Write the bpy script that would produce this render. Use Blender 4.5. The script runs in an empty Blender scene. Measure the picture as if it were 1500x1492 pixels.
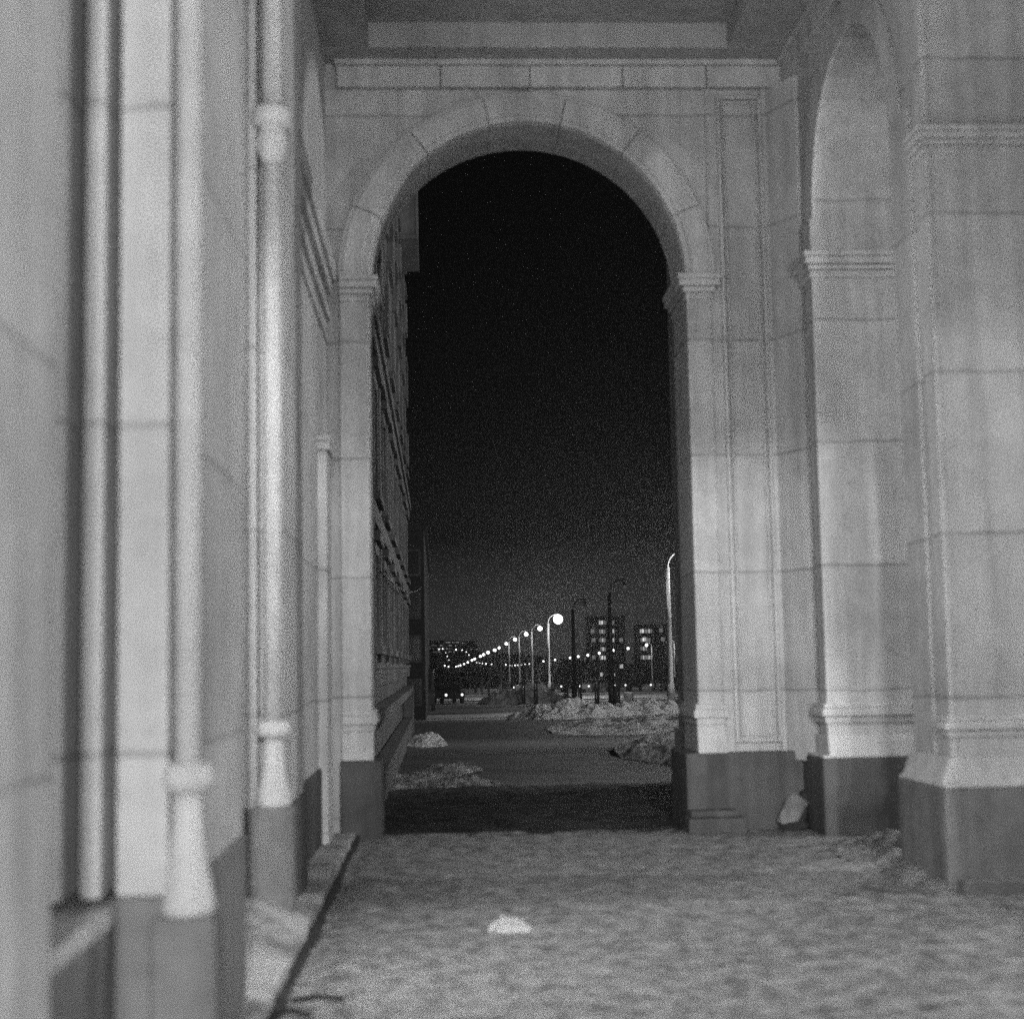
import bpy, bmesh, math, random
from mathutils import Vector, Matrix, noise
random.seed(7)
C = bpy.context.scene.collection
sc = bpy.context.scene
R = math.radians

# ------------------------------------------------------------------ camera
EYE = 1.70
FPX, CX, CY = 2300.0, 750.0, 746.0
camd = bpy.data.cameras.new('camera')
cam = bpy.data.objects.new('camera', camd); C.objects.link(cam)
CAM_ROT = Matrix.Rotation(-R(2.7739), 3, 'Z') @ Matrix.Rotation(R(90 + 5.6386), 3, 'X') @ Matrix.Rotation(R(-1.0), 3, 'Z')
cam.matrix_world = Matrix.Translation((0, 0, EYE)) @ CAM_ROT.to_4x4()
camd.sensor_fit = 'HORIZONTAL'; camd.sensor_width = 36; camd.lens = 36 * FPX / 1500
camd.clip_start = 0.05; camd.clip_end = 6000
camd.dof.use_dof = True; camd.dof.focus_distance = 75; camd.dof.aperture_fstop = 1.4
sc.camera = cam

# ------------------------------------------------------------------ world: a dark winter night sky with the town's glow low down
w = bpy.data.worlds.new('World'); sc.world = w; w.use_nodes = True
nt = w.node_tree; nt.nodes.clear()
out = nt.nodes.new('ShaderNodeOutputWorld'); bg = nt.nodes.new('ShaderNodeBackground')
tc = nt.nodes.new('ShaderNodeTexCoord'); sep = nt.nodes.new('ShaderNodeSeparateXYZ'); rmp = nt.nodes.new('ShaderNodeValToRGB')
nt.links.new(tc.outputs['Generated'], sep.inputs[0]); nt.links.new(sep.outputs['Z'], rmp.inputs[0])
els = rmp.color_ramp.elements
els[0].position = 0.0; els[0].color = (.0095, .0095, .0095, 1)
els[1].position = 1.0; els[1].color = (.0001, .0001, .0001, 1)
for p, v in ((.015, .0078), (.03, .0060), (.08, .0008), (.16, .0002), (.3, .0001)):
    e = els.new(p); e.color = (v, v, v, 1)
nt.links.new(rmp.outputs[0], bg.inputs[0]); bg.inputs[1].default_value = 1.0
nt.links.new(bg.outputs[0], out.inputs[0])

sc.view_settings.view_transform = 'Standard'; sc.view_settings.look = 'None'
sc.view_settings.exposure = 2.0; sc.view_settings.gamma = 1.0
sc.render.engine = 'CYCLES'
cy = sc.cycles
cy.max_bounces = 7; cy.diffuse_bounces = 4; cy.glossy_bounces = 2; cy.volume_bounces = 0; cy.transmission_bounces = 2
cy.sample_clamp_indirect = .4; cy.sample_clamp_direct = 1.2; cy.use_denoising = False
try: cy.denoiser = 'OPENIMAGEDENOISE'
except Exception: pass
cy.use_adaptive_sampling = False

# ------------------------------------------------------------------ helpers
def ray(px, py): return CAM_ROT @ Vector(((px - CX) / FPX, -(py - CY) / FPX, -1.0))
def at(px, py, Y):
    d = ray(px, py); t = Y / d.y
    return Vector((d.x * t, Y, d.z * t + EYE))
ZG = [(-100, -.03), (48, -.03), (63, -.45), (85, -.65), (108, -1.0), (134, -1.28), (360, -2.3), (950, -4.7), (1500, -4.7), (5000, -4.7)]
def zg(x, y):
    z = ZG[-1][1]
    for (a, b), (c, d) in zip(ZG, ZG[1:]):
        if y <= c:
            z = b + (d - b) * max(0, (y - a) / (c - a)); break
    if y > 930: z += min(19, (y - 930) * .042) * math.exp(-((x - 15) / 130) ** 2)
    return z
def gnd(px, py):
    y = 18.0
    while y < 900:
        p = at(px, py, y)
        if p.z <= zg(p.x, y): return p
        y += .25
    return p

def new_bm(): return bmesh.new()
def box(bm, x0, x1, y0, y1, z0, z1):
    v = [bm.verts.new((x, y, z)) for z in (z0, z1) for y in (y0, y1) for x in (x0, x1)]
    for f in ((0, 2, 3, 1), (4, 5, 7, 6), (0, 1, 5, 4), (2, 6, 7, 3), (0, 4, 6, 2), (1, 3, 7, 5)):
        bm.faces.new([v[i] for i in f])
def prism(bm, pts, axis, a, b):
    """Solid between a and b along axis; pts are the two remaining coordinates in x, y, z order."""
    def mk(p, t):
        if axis == 'x': return (t, p[0], p[1])
        if axis == 'y': return (p[0], t, p[1])
        return (p[0], p[1], t)
    A = [bm.verts.new(mk(p, a)) for p in pts]; B = [bm.verts.new(mk(p, b)) for p in pts]
    bm.faces.new(A); bm.faces.new(B[::-1])
    for i in range(len(pts)):
        j = (i + 1) % len(pts); bm.faces.new((A[j], A[i], B[i], B[j]))
def lathe(bm, prof, cx, cy_, seg=24):
    rings = [[bm.verts.new((cx + r * math.cos(2 * math.pi * k / seg), cy_ + r * math.sin(2 * math.pi * k / seg), z)) for k in range(seg)] for r, z in prof]
    for a, b in zip(rings, rings[1:]):
        for k in range(seg):
            f = bm.faces.new((a[k], a[(k + 1) % seg], b[(k + 1) % seg], b[k])); f.smooth = True
    bm.faces.new(rings[0][::-1]); bm.faces.new(rings[-1])
def tube(bm, pts, rad, seg=8):
    rings = []
    n = len(pts)
    for i, p in enumerate(pts):
        p = Vector(p); d = (Vector(pts[min(i + 1, n - 1)]) - Vector(pts[max(i - 1, 0)])).normalized()
        u = d.cross(Vector((0, 1, 0.013))).normalized(); v = d.cross(u)
        r = rad[i] if isinstance(rad, (list, tuple)) else rad
        rings.append([bm.verts.new(p + (u * math.cos(2 * math.pi * k / seg) + v * math.sin(2 * math.pi * k / seg)) * r) for k in range(seg)])
    for a, b in zip(rings, rings[1:]):
        for k in range(seg):
            f = bm.faces.new((a[k], a[(k + 1) % seg], b[(k + 1) % seg], b[k])); f.smooth = True
    bm.faces.new(rings[0][::-1]); bm.faces.new(rings[-1])
def ball(bm, c, r, seg=16, sz=1.0):
    g = bmesh.ops.create_uvsphere(bm, u_segments=seg, v_segments=seg // 2, radius=r)
    for v in g['verts']: v.co = Vector((v.co.x, v.co.y, v.co.z * sz)) + Vector(c)
    for v in g['verts']:
        for f in v.link_faces: f.smooth = True
def obj(name, bm, mat, parent=None, bevel=0, label=None):
    bmesh.ops.recalc_face_normals(bm, faces=bm.faces)
    me = bpy.data.meshes.new(name); bm.to_mesh(me); bm.free()
    o = bpy.data.objects.new(name, me); C.objects.link(o); me.materials.append(mat)
    if parent:
        o.parent = parent
        o.matrix_parent_inverse = Matrix.Translation(parent.location).inverted() if parent.location.length else Matrix()
    if bevel:
        m = o.modifiers.new('soft edge', 'BEVEL'); m.width = bevel; m.segments = 2; m.limit_method = 'ANGLE'; m.angle_limit = R(35)
    if label: o['label'] = label
    return o
def tag(o, label=None, cat=None, group=None, kind=None):
    if label: o['label'] = label
    if cat: o['category'] = cat
    if group: o['group'] = group
    if kind: o['kind'] = kind
    return o
def thing(name, loc, label, cat, group=None):
    o = bpy.data.objects.new(name, None); C.objects.link(o); o.location = loc; o.empty_display_size = .2
    return tag(o, label, cat, group)
def copy_tree(root):
    def rec(o, par):
        c = o.copy(); C.objects.link(c)
        if par: c.parent = par
        for ch in o.children: rec(ch, c)
        return c
    return rec(root, None)

# ------------------------------------------------------------------ materials (a black-and-white picture: every colour is a grey)
def G(v): return (v, v, v, 1)
class NT:
    def __init__(s, name):
        s.m = bpy.data.materials.new(name); s.m.use_nodes = True
        s.t = s.m.node_tree; s.b = s.t.nodes['Principled BSDF']
        s.b.inputs['Specular IOR Level'].default_value = .25
    def n(s, kind, **kw):
        x = s.t.nodes.new('ShaderNode' + kind)
        for k, v in kw.items():
            if hasattr(x, k): setattr(x, k, v)
        return x
    def l(s, a, b): s.t.links.new(a, b)
    def pos(s, scale=(1, 1, 1)):
        g = s.n('NewGeometry'); mp = s.n('Mapping'); mp.inputs['Scale'].default_value = scale
        s.l(g.outputs['Position'], mp.inputs[0]); return mp.outputs[0]
    def noise(s, vec, scale, detail=4, rough=.55, dist=0):
        x = s.n('TexNoise'); x.inputs['Scale'].default_value = scale; x.inputs['Detail'].default_value = detail
        x.inputs['Roughness'].default_value = rough; x.inputs['Distortion'].default_value = dist
        s.l(vec, x.inputs['Vector']); return x.outputs['Fac']
    def math(s, op, a, b=None, clamp=False):
        x = s.n('Math'); x.operation = op; x.use_clamp = clamp
        for i, v in enumerate((a, b)):
            if v is None: continue
            if isinstance(v, (int, float)): x.inputs[i].default_value = v
            else: s.l(v, x.inputs[i])
        return x.outputs[0]
    def maprange(s, v, a, b, c, d):
        x = s.n('MapRange'); s.l(v, x.inputs[0])
        for i, k in enumerate((a, b, c, d)): x.inputs[i + 1].default_value = k
        return x.outputs[0]
    def grey(s, val):
        x = s.n('CombineColor')
        for i in range(3): s.l(val, x.inputs[i])
        s.l(x.outputs[0], s.b.inputs['Base Color'])
    def bump(s, h, strength, dist=.02):
        x = s.n('Bump'); x.inputs['Strength'].default_value = strength; x.inputs['Distance'].default_value = dist
        s.l(h, x.inputs['Height']); s.l(x.outputs[0], s.b.inputs['Normal'])

def plaster(name, base, joints=True, contrast=1.0, rough=.85):
    s = NT(name); s.b.inputs['Roughness'].default_value = rough
    p = s.pos()
    big = s.maprange(s.noise(p, .9, 5, .6, .4), .3, .7, 1 - .22 * contrast, 1 + .15 * contrast)
    mid = s.maprange(s.noise(p, 6, 5, .65), .3, .7, 1 - .10 * contrast, 1 + .08 * contrast)
    streak = s.maprange(s.noise(s.pos((3.2, 3.2, .22)), 1.6, 4, .6), .42, .68, 1, 1 - .24 * contrast)
    fine = s.noise(p, 70, 3, .6)
    grain = s.maprange(fine, .25, .75, 1 - .1 * contrast, 1 + .1 * contrast)
    spots = s.maprange(s.noise(p, 14, 2, .5), .68, .76, 1, .78)
    v = s.math('MULTIPLY', s.math('MULTIPLY', big, mid), s.math('MULTIPLY', streak, grain))
    v = s.math('MULTIPLY', s.math('MULTIPLY', v, spots), base)
    h = s.math('MULTIPLY', fine, .3)
    h = s.math('ADD', h, s.math('MULTIPLY', s.noise(p, 9, 4), .7))
    if joints:
        sx = s.n('SeparateXYZ'); g = s.n('NewGeometry'); s.l(g.outputs['Position'], sx.inputs[0])
        wob = s.math('MULTIPLY', s.math('SUBTRACT', s.noise(p, 3, 3), .5), .05)
        blk = s.n('TexWhiteNoise'); blk.noise_dimensions = '1D'; s.l(s.math('FLOOR', s.math('DIVIDE', s.math('SUBTRACT', sx.outputs['Z'], .2), 1.2)), blk.inputs['W'])
        v = s.math('MULTIPLY', v, s.maprange(blk.outputs['Value'], 0, 1, .93, 1.06))
        d = s.math('PINGPONG', s.math('ADD', s.math('SUBTRACT', sx.outputs['Z'], .2), wob), .6)
        broken = s.maprange(s.noise(p, 2.3, 3), .35, .62, .004, .013)
        j = s.math('LESS_THAN', d, broken)
        soft = s.maprange(d, 0, .035, .9, 1)
        v = s.math('MULTIPLY', v, soft)
        v = s.math('MULTIPLY', v, s.math('SUBTRACT', 1, s.math('MULTIPLY', j, .30)))
        h = s.math('SUBTRACT', h, s.math('MULTIPLY', j, .8))
    s.grey(v); s.bump(h, .5, .015)
    return s.m
def plain(name, v, rough=.6, metal=0, var=.15, scale=8):
    s = NT(name); s.b.inputs['Roughness'].default_value = rough; s.b.inputs['Metallic'].default_value = metal
    p = s.pos()
    s.grey(s.math('MULTIPLY', s.maprange(s.noise(p, scale, 5, .6), .3, .7, 1 - var, 1 + var), v))
    return s.m
def emit(name, strength, sampled=True):
    s = NT(name); s.b.inputs['Base Color'].default_value = G(.8)
    s.b.inputs['Emission Color'].default_value = G(1); s.b.inputs['Emission Strength'].default_value = strength
    if not sampled:
        try: s.m.cycles.emission_sampling = 'NONE'
        except Exception: pass
    return s.m
def snowy(name, lo, hi, scale, a=.4, b=.62, bump=.7, dist=.05, stretch=(1, 1, 1)):
    s = NT(name); s.b.inputs['Roughness'].default_value = .8
    p = s.pos(stretch)
    n1 = s.noise(p, scale, 8, .68, .3); n2 = s.noise(p, scale * 7, 5, .65)
    m = s.math('ADD', s.math('MULTIPLY', n1, .72), s.math('MULTIPLY', n2, .28))
    s.grey(s.maprange(m, a, b, lo, hi))
    s.bump(s.math('ADD', n1, s.math('MULTIPLY', n2, .6)), bump, dist)
    return s.m

M_wall = plaster('pale stone facing', .44)
M_trim = plaster('pale stone trim', .47, joints=False)
M_ceil = plaster('ceiling plaster', .35, joints=False, contrast=.8)
M_plinth = plaster('dark plinth paint', .08, joints=False, contrast=1.5)
M_plinth_light = plaster('lighter plinth paint', .17, joints=False, contrast=1.5)  # lighter tone of the plinth paint
M_floor = snowy('trodden snow and grit', .055, .27, 7.5, .38, .60, .8, .02)
M_strip = snowy('snow on the kerb strip', .13, .38, 2.2, .38, .58, .8, .05)
def path_mat():
    s = NT('swept asphalt path'); s.b.inputs['Roughness'].default_value = .75
    p = s.pos(); g = s.n('NewGeometry'); sx = s.n('SeparateXYZ'); s.l(g.outputs['Position'], sx.inputs[0])
    n1 = s.noise(p, .8, 8, .65, .3); n2 = s.noise(p, 9, 6, .65)
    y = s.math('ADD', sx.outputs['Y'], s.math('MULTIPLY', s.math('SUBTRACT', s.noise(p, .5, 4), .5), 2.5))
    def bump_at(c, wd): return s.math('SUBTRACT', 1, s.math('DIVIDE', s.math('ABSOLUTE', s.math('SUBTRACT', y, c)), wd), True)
    light_bands = s.math('MAXIMUM', s.math('MAXIMUM', bump_at(34.5, 3.0), bump_at(54.5, 6)), s.math('MULTIPLY', bump_at(21.5, 4.0), .7))  # pale bands across the path are pools of light painted in
    light_bands = s.math('MULTIPLY', light_bands, s.maprange(n2, .3, .6, .5, 1.1))
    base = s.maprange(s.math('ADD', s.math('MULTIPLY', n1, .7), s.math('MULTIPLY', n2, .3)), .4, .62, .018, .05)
    s.grey(s.math('ADD', base, s.math('MULTIPLY', light_bands, .11)))
    s.bump(n2, .5, .02)
    return s.m
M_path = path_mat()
M_dark = snowy('dark frozen lawn', .03, .65, .11, .45, .64, .8, .15, (.35, 1.0, 1))
M_road = snowy('wet road with packed snow', .06, .62, .10, .45, .60, .4, .05, (.12, 1.5, 1))
M_snow = snowy('shovelled snow', .66, .9, 3.5, .35, .55, 1.0, .10)
M_greysnow = snowy('grey trampled and backlit snow', .10, .34, 3.0, .40, .62, 1.0, .12)
M_dirtysnow = snowy('dirty shovelled snow', .26, .72, 3.0, .40, .62, 1.0, .12)
M_facade = plaster('facade render', .075, joints=False, contrast=1.4)
M_facade_trim = plaster('facade stone trim', .10, joints=False, contrast=1.4)
M_glass = plain('dark window glass', .02, .12, 0, .1)
M_brick = plain('sooty brick', .022, .9, 0, .35, 3)
M_metal = plain('painted lamp steel', .22, .5, .2)
M_darkmetal = plain('dark steel', .015, .5, .3)
M_bark = plain('sapling bark', .05, .9)
M_stone = plaster('broken stone', .22, joints=False, contrast=1.8)
M_concrete = plain('block concrete', .05, .9, 0, .15, 1)
M_car = plain('dark car paint', .05, .25, .1)
M_carlight = plain('light car paint', .3, .25, .1)
M_tyre = plain('tyre rubber', .02, .8)
M_soil_hollow = plain('dark soil and shaded hollow', .025, .95)
M_bulb = emit('lit lamp bulb', 110)
M_bulb_near = emit('nearest glaring bulb', 180)
M_bulb_far = emit('distant lamp bulb', 1.0, False)
M_bulb_off = plain('unlit lamp bulb', .2, .2)
M_win = emit('lit flat window', .12, False)
M_win_dim = emit('dim flat window', .035, False)
M_head = emit('headlight', .45, False)

# ------------------------------------------------------------------ ground
def sheet(name, xs, ys, zf, mat):
    bm = new_bm()
    V = [[bm.verts.new((x, y, zf(x, y))) for x in xs] for y in ys]
    for a, b in zip(V, V[1:]):
        for i in range(len(xs) - 1):
            f = bm.faces.new((a[i], a[i + 1], b[i + 1], b[i])); f.smooth = True
    return obj(name, bm, mat)
def lin(a, b, n): return [a + (b - a) * i / (n - 1) for i in range(n)]
def fr(x, y, s, o=5, z=0.0): return noise.fractal(Vector((x * s, y * s, z)), 1.0, 2.1, o)
def far_z(x, y):
    z = zg(x, y)
    if y > 17 and x > 3.6: z += .05 * fr(x, y, .35)
    return z - (.06 if y < 50 else 0)
xs = [-1500, -600, -250, -100, -40, -15, -6] + lin(-3, 60, 90) + [70, 85, 110, 150, 220, 400, 800, 1800]
ys = [-60, -20, 0, 10] + lin(16, 140, 160) + [150, 165, 185, 210, 240, 280, 330, 400, 500, 620, 760, 900, 930, 980, 1050, 1150, 1250, 1380, 1600, 2200, 4000]
tag(sheet('ground', xs, ys, far_z, M_dark), kind='structure', label='dark frozen ground and lawns running out to the hillside')

def floor_z(x, y):
    z = .009 * fr(x, y, .9, 5) + .007 * fr(x, y, 3.1, 4, 3)
    a = noise.voronoi(Vector((x * 4.2 + .4 * fr(x, y, 2), y * 4.2, 1)))[0]; b = noise.voronoi(Vector((x * 10, y * 10, 4)))[0]
    z += .026 * (a[0] - .3) * (.5 + .5 * fr(x, y, .6, 3, 8)) + .010 * (.35 - b[0])
    z -= .02 * math.exp(-((x + .75) / .1) ** 2)
    return z + .03
tag(sheet('floor', lin(-.80, 6.5, 240), lin(4.5, 15.95, 330), floor_z, M_floor), kind='structure', label='trodden snow and grit on the portico floor')
tag(sheet('floor', lin(-.80, 9, 20), lin(-12, 4.5, 30), lambda x, y: .03, M_floor), kind='structure', label='trodden snow on the portico floor behind the viewpoint')
tag(sheet('pavement', lin(-.95, 9, 100), lin(15.5, 22.1, 100), lambda x, y: .03 * fr(x, y, 1.3) + .024 + .02 * fr(x, y, 4.0) - (.03 if y < 15.7 else 0),
    snowy('trodden grit darkened as shade', .012, .05, 2.5, .42, .62, .9, .05)), kind='structure', label='trodden pavement coloured dark as shade just beyond the archway')  # dark sheet carries the threshold's shade in its colour
def path_z(x, y): return zg(x, y) + .015 + .006 * fr(x, y, .8)
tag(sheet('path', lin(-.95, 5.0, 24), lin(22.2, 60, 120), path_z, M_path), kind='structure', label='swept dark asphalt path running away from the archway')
tag(sheet('road', lin(-6, 60, 40), lin(128, 190, 40), lambda x, y: zg(x, y) + .06, M_road), kind='structure', label='snow streaked road crossing beyond the lamps')

# kerb strip along the left wall
bm = new_bm()
xs_, ys_ = lin(-1.5, -.83, 14), lin(2.5, 15.6, 150)
def strip_z(x, y):
    z = .11 + .012 * fr(x, y, 2.2) + .02 * fr(x, y, .8)
    z += .17 * math.exp(-((y - 10.1) / .8) ** 2) * min(1, max(0, (-.85 - x) / .25)) + .05 * math.exp(-((y - 12.4) / 1.0) ** 2)
    return z
V = [[bm.verts.new((x + (.012 * fr(0, y, 2.5) if i == len(xs_) - 1 else 0), y, strip_z(x, y))) for i, x in enumerate(xs_)] for y in ys_]
for a, b in zip(V, V[1:]):
    for i in range(len(xs_) - 1):
        f = bm.faces.new((a[i], a[i + 1], b[i + 1], b[i])); f.smooth = True
    lo1 = bm.verts.new((a[-1].co.x, a[-1].co.y, -.05)); lo2 = bm.verts.new((b[-1].co.x, b[-1].co.y, -.05))
    bm.faces.new((a[-1], lo1, lo2, b[-1]))
tag(obj('kerb', bm, M_strip), kind='structure', label='raised snowy kerb strip along the left wall')
bm = new_bm(); 
for i in range(60):
    y = 6.9 + i * .145; wv = .008 + .03 * abs(fr(1, y, 1.7)); x = -.805 + .02 * fr(3, y, 1.1)
    box(bm, x - .03, x + wv, y, y + .1 + .12 * random.random(), .0, .052 + .012 * random.random())
gutter = tag(obj('gutter', bm, M_soil_hollow), kind='structure', label='dark gap between the kerb strip and the floor')

# ------------------------------------------------------------------ arch wall at the end of the portico
A, T = 15.90, .85
AC, AR, AZ = .97, 1.64, 5.68
def arc(c, r, zs, a0, a1, n): return [(c + r * math.cos(a0 + (a1 - a0) * i / n), zs + r * math.sin(a0 + (a1 - a0) * i / n)) for i in range(n + 1)]
def arch_outline(u0, u1, z0, z1, c, r, zs, n=48):
    return [(u0, z0), (c - r, z0)] + arc(c, r, zs, math.pi, 0, n) + [(c + r, z0), (u1, z0), (u1, z1), (u0, z1)]
def mould(bm, x0, x1, y0, y1, z0, z1, steps, xl=1, xr=1, yf=1, yb=0):
    """A moulding as a stack of courses; steps = [(fraction of height, projection)]"""
    z = z0
    for fr_, pr in steps:
        zz = z + (z1 - z0) * fr_
        box(bm, x0 - pr * xl, x1 + pr * xr, y0 - pr * yf, y1 + pr * yb, z, zz); z = zz
aw = thing('arch_wall', (0, A, 0), 'pale stone end wall with the tall round archway framing the night street', 'wall')
bm = new_bm(); prism(bm, arch_outline(-1.9, 4.7, -.1, 8.4, AC, AR, AZ), 'y', A, A + T)
obj('wall', bm, M_wall, aw)
# archivolt of long voussoirs with open joints
bm = new_bm()
cuts = [0, 22.5, 52, 77, 103, 128, 157.5, 180]
for a0, a1 in zip(cuts, cuts[1:]):
    g = .09; b0, b1 = R(a0 + g), R(a1 - g)
    n = max(4, int((a1 - a0) / 3))
    for ri, ro, pr in ((AR - .004, AR + .31, .075), (AR + .055, AR + .262, .095)):
        prism(bm, arc(AC, ri, AZ, b0, b1, n) + arc(AC, ro, AZ, b1, b0, n), 'y', A - pr, A + .01)
    prism(bm, arc(AC, AR - .012, AZ, b0, b1, n) + arc(AC, AR + .02, AZ, b1, b0, n), 'y', A - .02, A + T - .01)
obj('archivolt', bm, M_trim, aw, .012)
for x0, x1 in ((-.965, -.67), (2.61, 2.865)):
    bm = new_bm(); box(bm, x0, x1, A - .075, A + .01, .0, 5.50)
    obj('pilaster', bm, M_wall, aw, .012)
for x0, x1, l, r in ((-.965, -.67, 0, 1), (2.61, 2.865, 1, 1)):
    bm = new_bm()
    mould(bm, x0, x1, A - .075, A + T, 5.42, 5.68, ((.16, .02), (.12, .012), (.22, .045), (.28, .085), (.22, .10)), l, r, 1, 1)
    obj('impost', bm, M_trim, aw, .012)
    bm = new_bm()
    mould(bm, x0, x1, A - .075, A + T, 1.06, 1.27, ((.35, .02), (.4, .05), (.25, .035)), l, r, 1, 1)
    prof = [(A - .075, 1.06), (A - .075 - .02, 1.06), (A - .075 - .075, .78), (A - .075, .78)]
    prism(bm, prof, 'x', x0 - .02 * l, x1 + .02 * r)
    obj('base_moulding', bm, M_trim, aw, .012)
bm = new_bm(); box(bm, -.98, -.575, A - .16, A + T + .06, -.06, .775); obj('plinth', bm, M_plinth, aw, .015)
bm = new_bm(); box(bm, 2.46, 3.66, A - .16, A + T + .06, -.06, .79)
box(bm, 2.43, 3.0, A - .42, A - .16, -.06, .17); box(bm, 2.46, 2.94, A - .36, A - .16, .17, .24)
obj('plinth', bm, M_plinth, aw, .02)
# moulded panel right of the arch
bm = new_bm()
def frame(bm, x0, x1, z0, z1, t, y0, y1):
    box(bm, x0, x0 + t, y0, y1, z0, z1); box(bm, x1 - t, x1, y0, y1, z0, z1)
    box(bm, x0 + t, x1 - t, y0, y1, z0, z0 + t); box(bm, x0 + t, x1 - t, y0, y1, z1 - t, z1)
frame(bm, 2.985, 3.455, .88, 7.60, .035, A - .055, A + .01)
frame(bm, 3.045, 3.395, .94, 7.54, .022, A - .028, A + .01)
obj('panel_frame', bm, M_trim, aw, .008)
bm = new_bm(); box(bm, 2.865, 2.985, A - .035, A + .01, .78, 7.68); box(bm, 3.455, 3.62, A - .04, A + .01, .78, 7.68)
obj('border_strip', bm, M_wall, aw, .008)
bm = new_bm()
e = [-.98, .10, 1.03, 2.0, 2.88, 3.75]
for a, b in zip(e, e[1:]):
    box(bm, a + .004, b - .004, A - .11, A + .01, 7.675, 7.90)
box(bm, -1.0, 3.75, A - .16, A + .012, 7.90, 7.96)
obj('cornice', bm, M_trim, aw, .012)
bm = new_bm(); box(bm, 3.30, 5.2, A + T, 21.7, -.06, 9.6); box(bm, 3.24, 5.26, A + T, 21.76, -.06, .8)
obj('occluder', bm, M_wall, aw, .02)  # unseen block added to throw shade on the pavement past the arch

# ------------------------------------------------------------------ side arcade on the right
SX, ST = 3.75, .95
SZ, SR = 6.02, 1.32
rw = thing('arcade_wall', (SX, 11.7, 0), 'thick pale arcade wall of tall side arches on square piers', 'wall')
centres = [13.63, 9.63, 5.63, 1.63, -2.37]
pts = [(16.0, -.1)]
c = centres[0]
pts += [(c + SR, -.1)] + arc(c, SR, SZ, 0, math.pi, 32) + [(c - SR, -.1)]
for a, b in ((11.3, 5.3), (3.3, -2.7)): pts += [(a, -.1), (a, 7.62), (b, 7.62), (b, -.1)]
pts += [(-5.2, -.1), (-5.2, 8.4), (16.0, 8.4)]
bm = new_bm(); prism(bm, pts, 'x', SX, SX + ST); obj('wall', bm, M_wall, rw)
for c in centres[:1]:
    bm = new_bm(); c_, r_, z_ = c, SR, SZ
    for ri, ro, pr in ((r_ - .004, r_ + .30, .022),):
        prism(bm, arc(c_, ri, z_, 0, math.pi, 40) + arc(c_, ro, z_, math.pi, 0, 40), 'x', SX - pr, SX + .01)
    obj('archivolt', bm, M_trim, rw, .01)
IMP = ((.16, .02), (.14, .012), (.20, .04), (.28, .07), (.22, .085)); BAS = ((.35, .022), (.4, .056), (.25, .034))
def pier(y0, y1, last):
    bm = new_bm()
    if last:
        box(bm, SX - .05, SX + .01, y0, y0 + .27, .7, 6.02); prism(bm, [(3.50, 15.87), (3.715, 15.42), (3.78, 15.42), (3.78, 15.87)], 'z', .7, 7.67)
    else:
        box(bm, SX - .05, SX + .01, y0 + .012, y0 + .26, .7, 7.6); box(bm, SX - .022, SX + .01, y1 - .52, y1, .7, 6.02)
    obj('pilaster', bm, M_wall, rw, .012)
    bm = new_bm()
    if last:
        mould(bm, SX - .05, SX + ST, y0, 15.41, 5.42, 5.68, IMP, 1, 0, 1, 0)
    else:
        mould(bm, SX - .05, SX + ST, y0, y0 + .27, 5.46, 5.66, IMP, 1, 0, 1, 0)
        mould(bm, SX + .06, SX + ST, y1 - .1, y1, 5.36, 5.56, IMP, 0, 0, 0, 1)
    obj('impost', bm, M_trim, rw, .012)
    bm = new_bm()
    if last:
        mould(bm, SX - .05, SX + ST, y0, 15.41, 1.09, 1.28, BAS, 1, 0, 1, 0)
    else:
        mould(bm, SX - .05, SX + ST, y0, y0 + .27, 1.12, 1.27, BAS, 1, 0, 1, 0)
        mould(bm, SX + .06, SX + ST, y1 - .1, y1, 1.12, 1.27, BAS, 0, 0, 0, 1)
    obj('base_moulding', bm, M_trim, rw, .012)
    bm = new_bm(); pr = .05 if last else .075
    prism(bm, [(y0 - .005, .98), (y0 - pr, .775), (y1 + (0 if last else pr), .775), (y1 + (0 if last else .005), .98)], 'x', SX - .052, SX + ST)
    prism(bm, [(SX - .053, .98), (SX - .05 - pr - .01, .775), (SX - .03, .775), (SX - .03, .98)], 'y', y0, y1) if not last else None
    box(bm, SX - .05 - pr - .012, SX + ST, y0 - pr + .004, y1 + (0 if last else pr - .004), .762, .79)
    obj('pedestal', bm, M_trim, rw, .012)
    bm = new_bm()
    box(bm, SX - .05 - pr - .016, SX + ST, y0 - pr + .003, y1 + (-.03 if last else pr - .003), -.06, .76)
    if not last: box(bm, SX - .08, SX + ST, y0 - pr - .13, y0 - pr, -.06, .13)
    obj('plinth', bm, M_plinth if last else M_plinth_light, rw, .015)
pier(14.95, 15.86, True); pier(11.30, 12.31, False); pier(3.30, 5.30, False)
bm = new_bm(); box(bm, 3.27, SX + .002, 3.32, 5.28, .0, 7.66); obj('pilaster', bm, M_wall, rw, .012)  # inner projection is an unseen blocker added to shield the near pier from lamps
bm = new_bm()
for a, b in ((-5, -.4), (-.4, 3.6), (3.6, 7.6), (7.6, 9.63), (9.63, 11.7), (11.7, 13.63), (13.63, 15.78)):
    box(bm, SX - .09, SX + .01, a + .008, b - .008, 7.675, 7.90)
box(bm, SX - .14, SX + .01, -5, 15.74, 7.90, 7.96)
obj('cornice', bm, M_trim, rw, .012)

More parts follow.
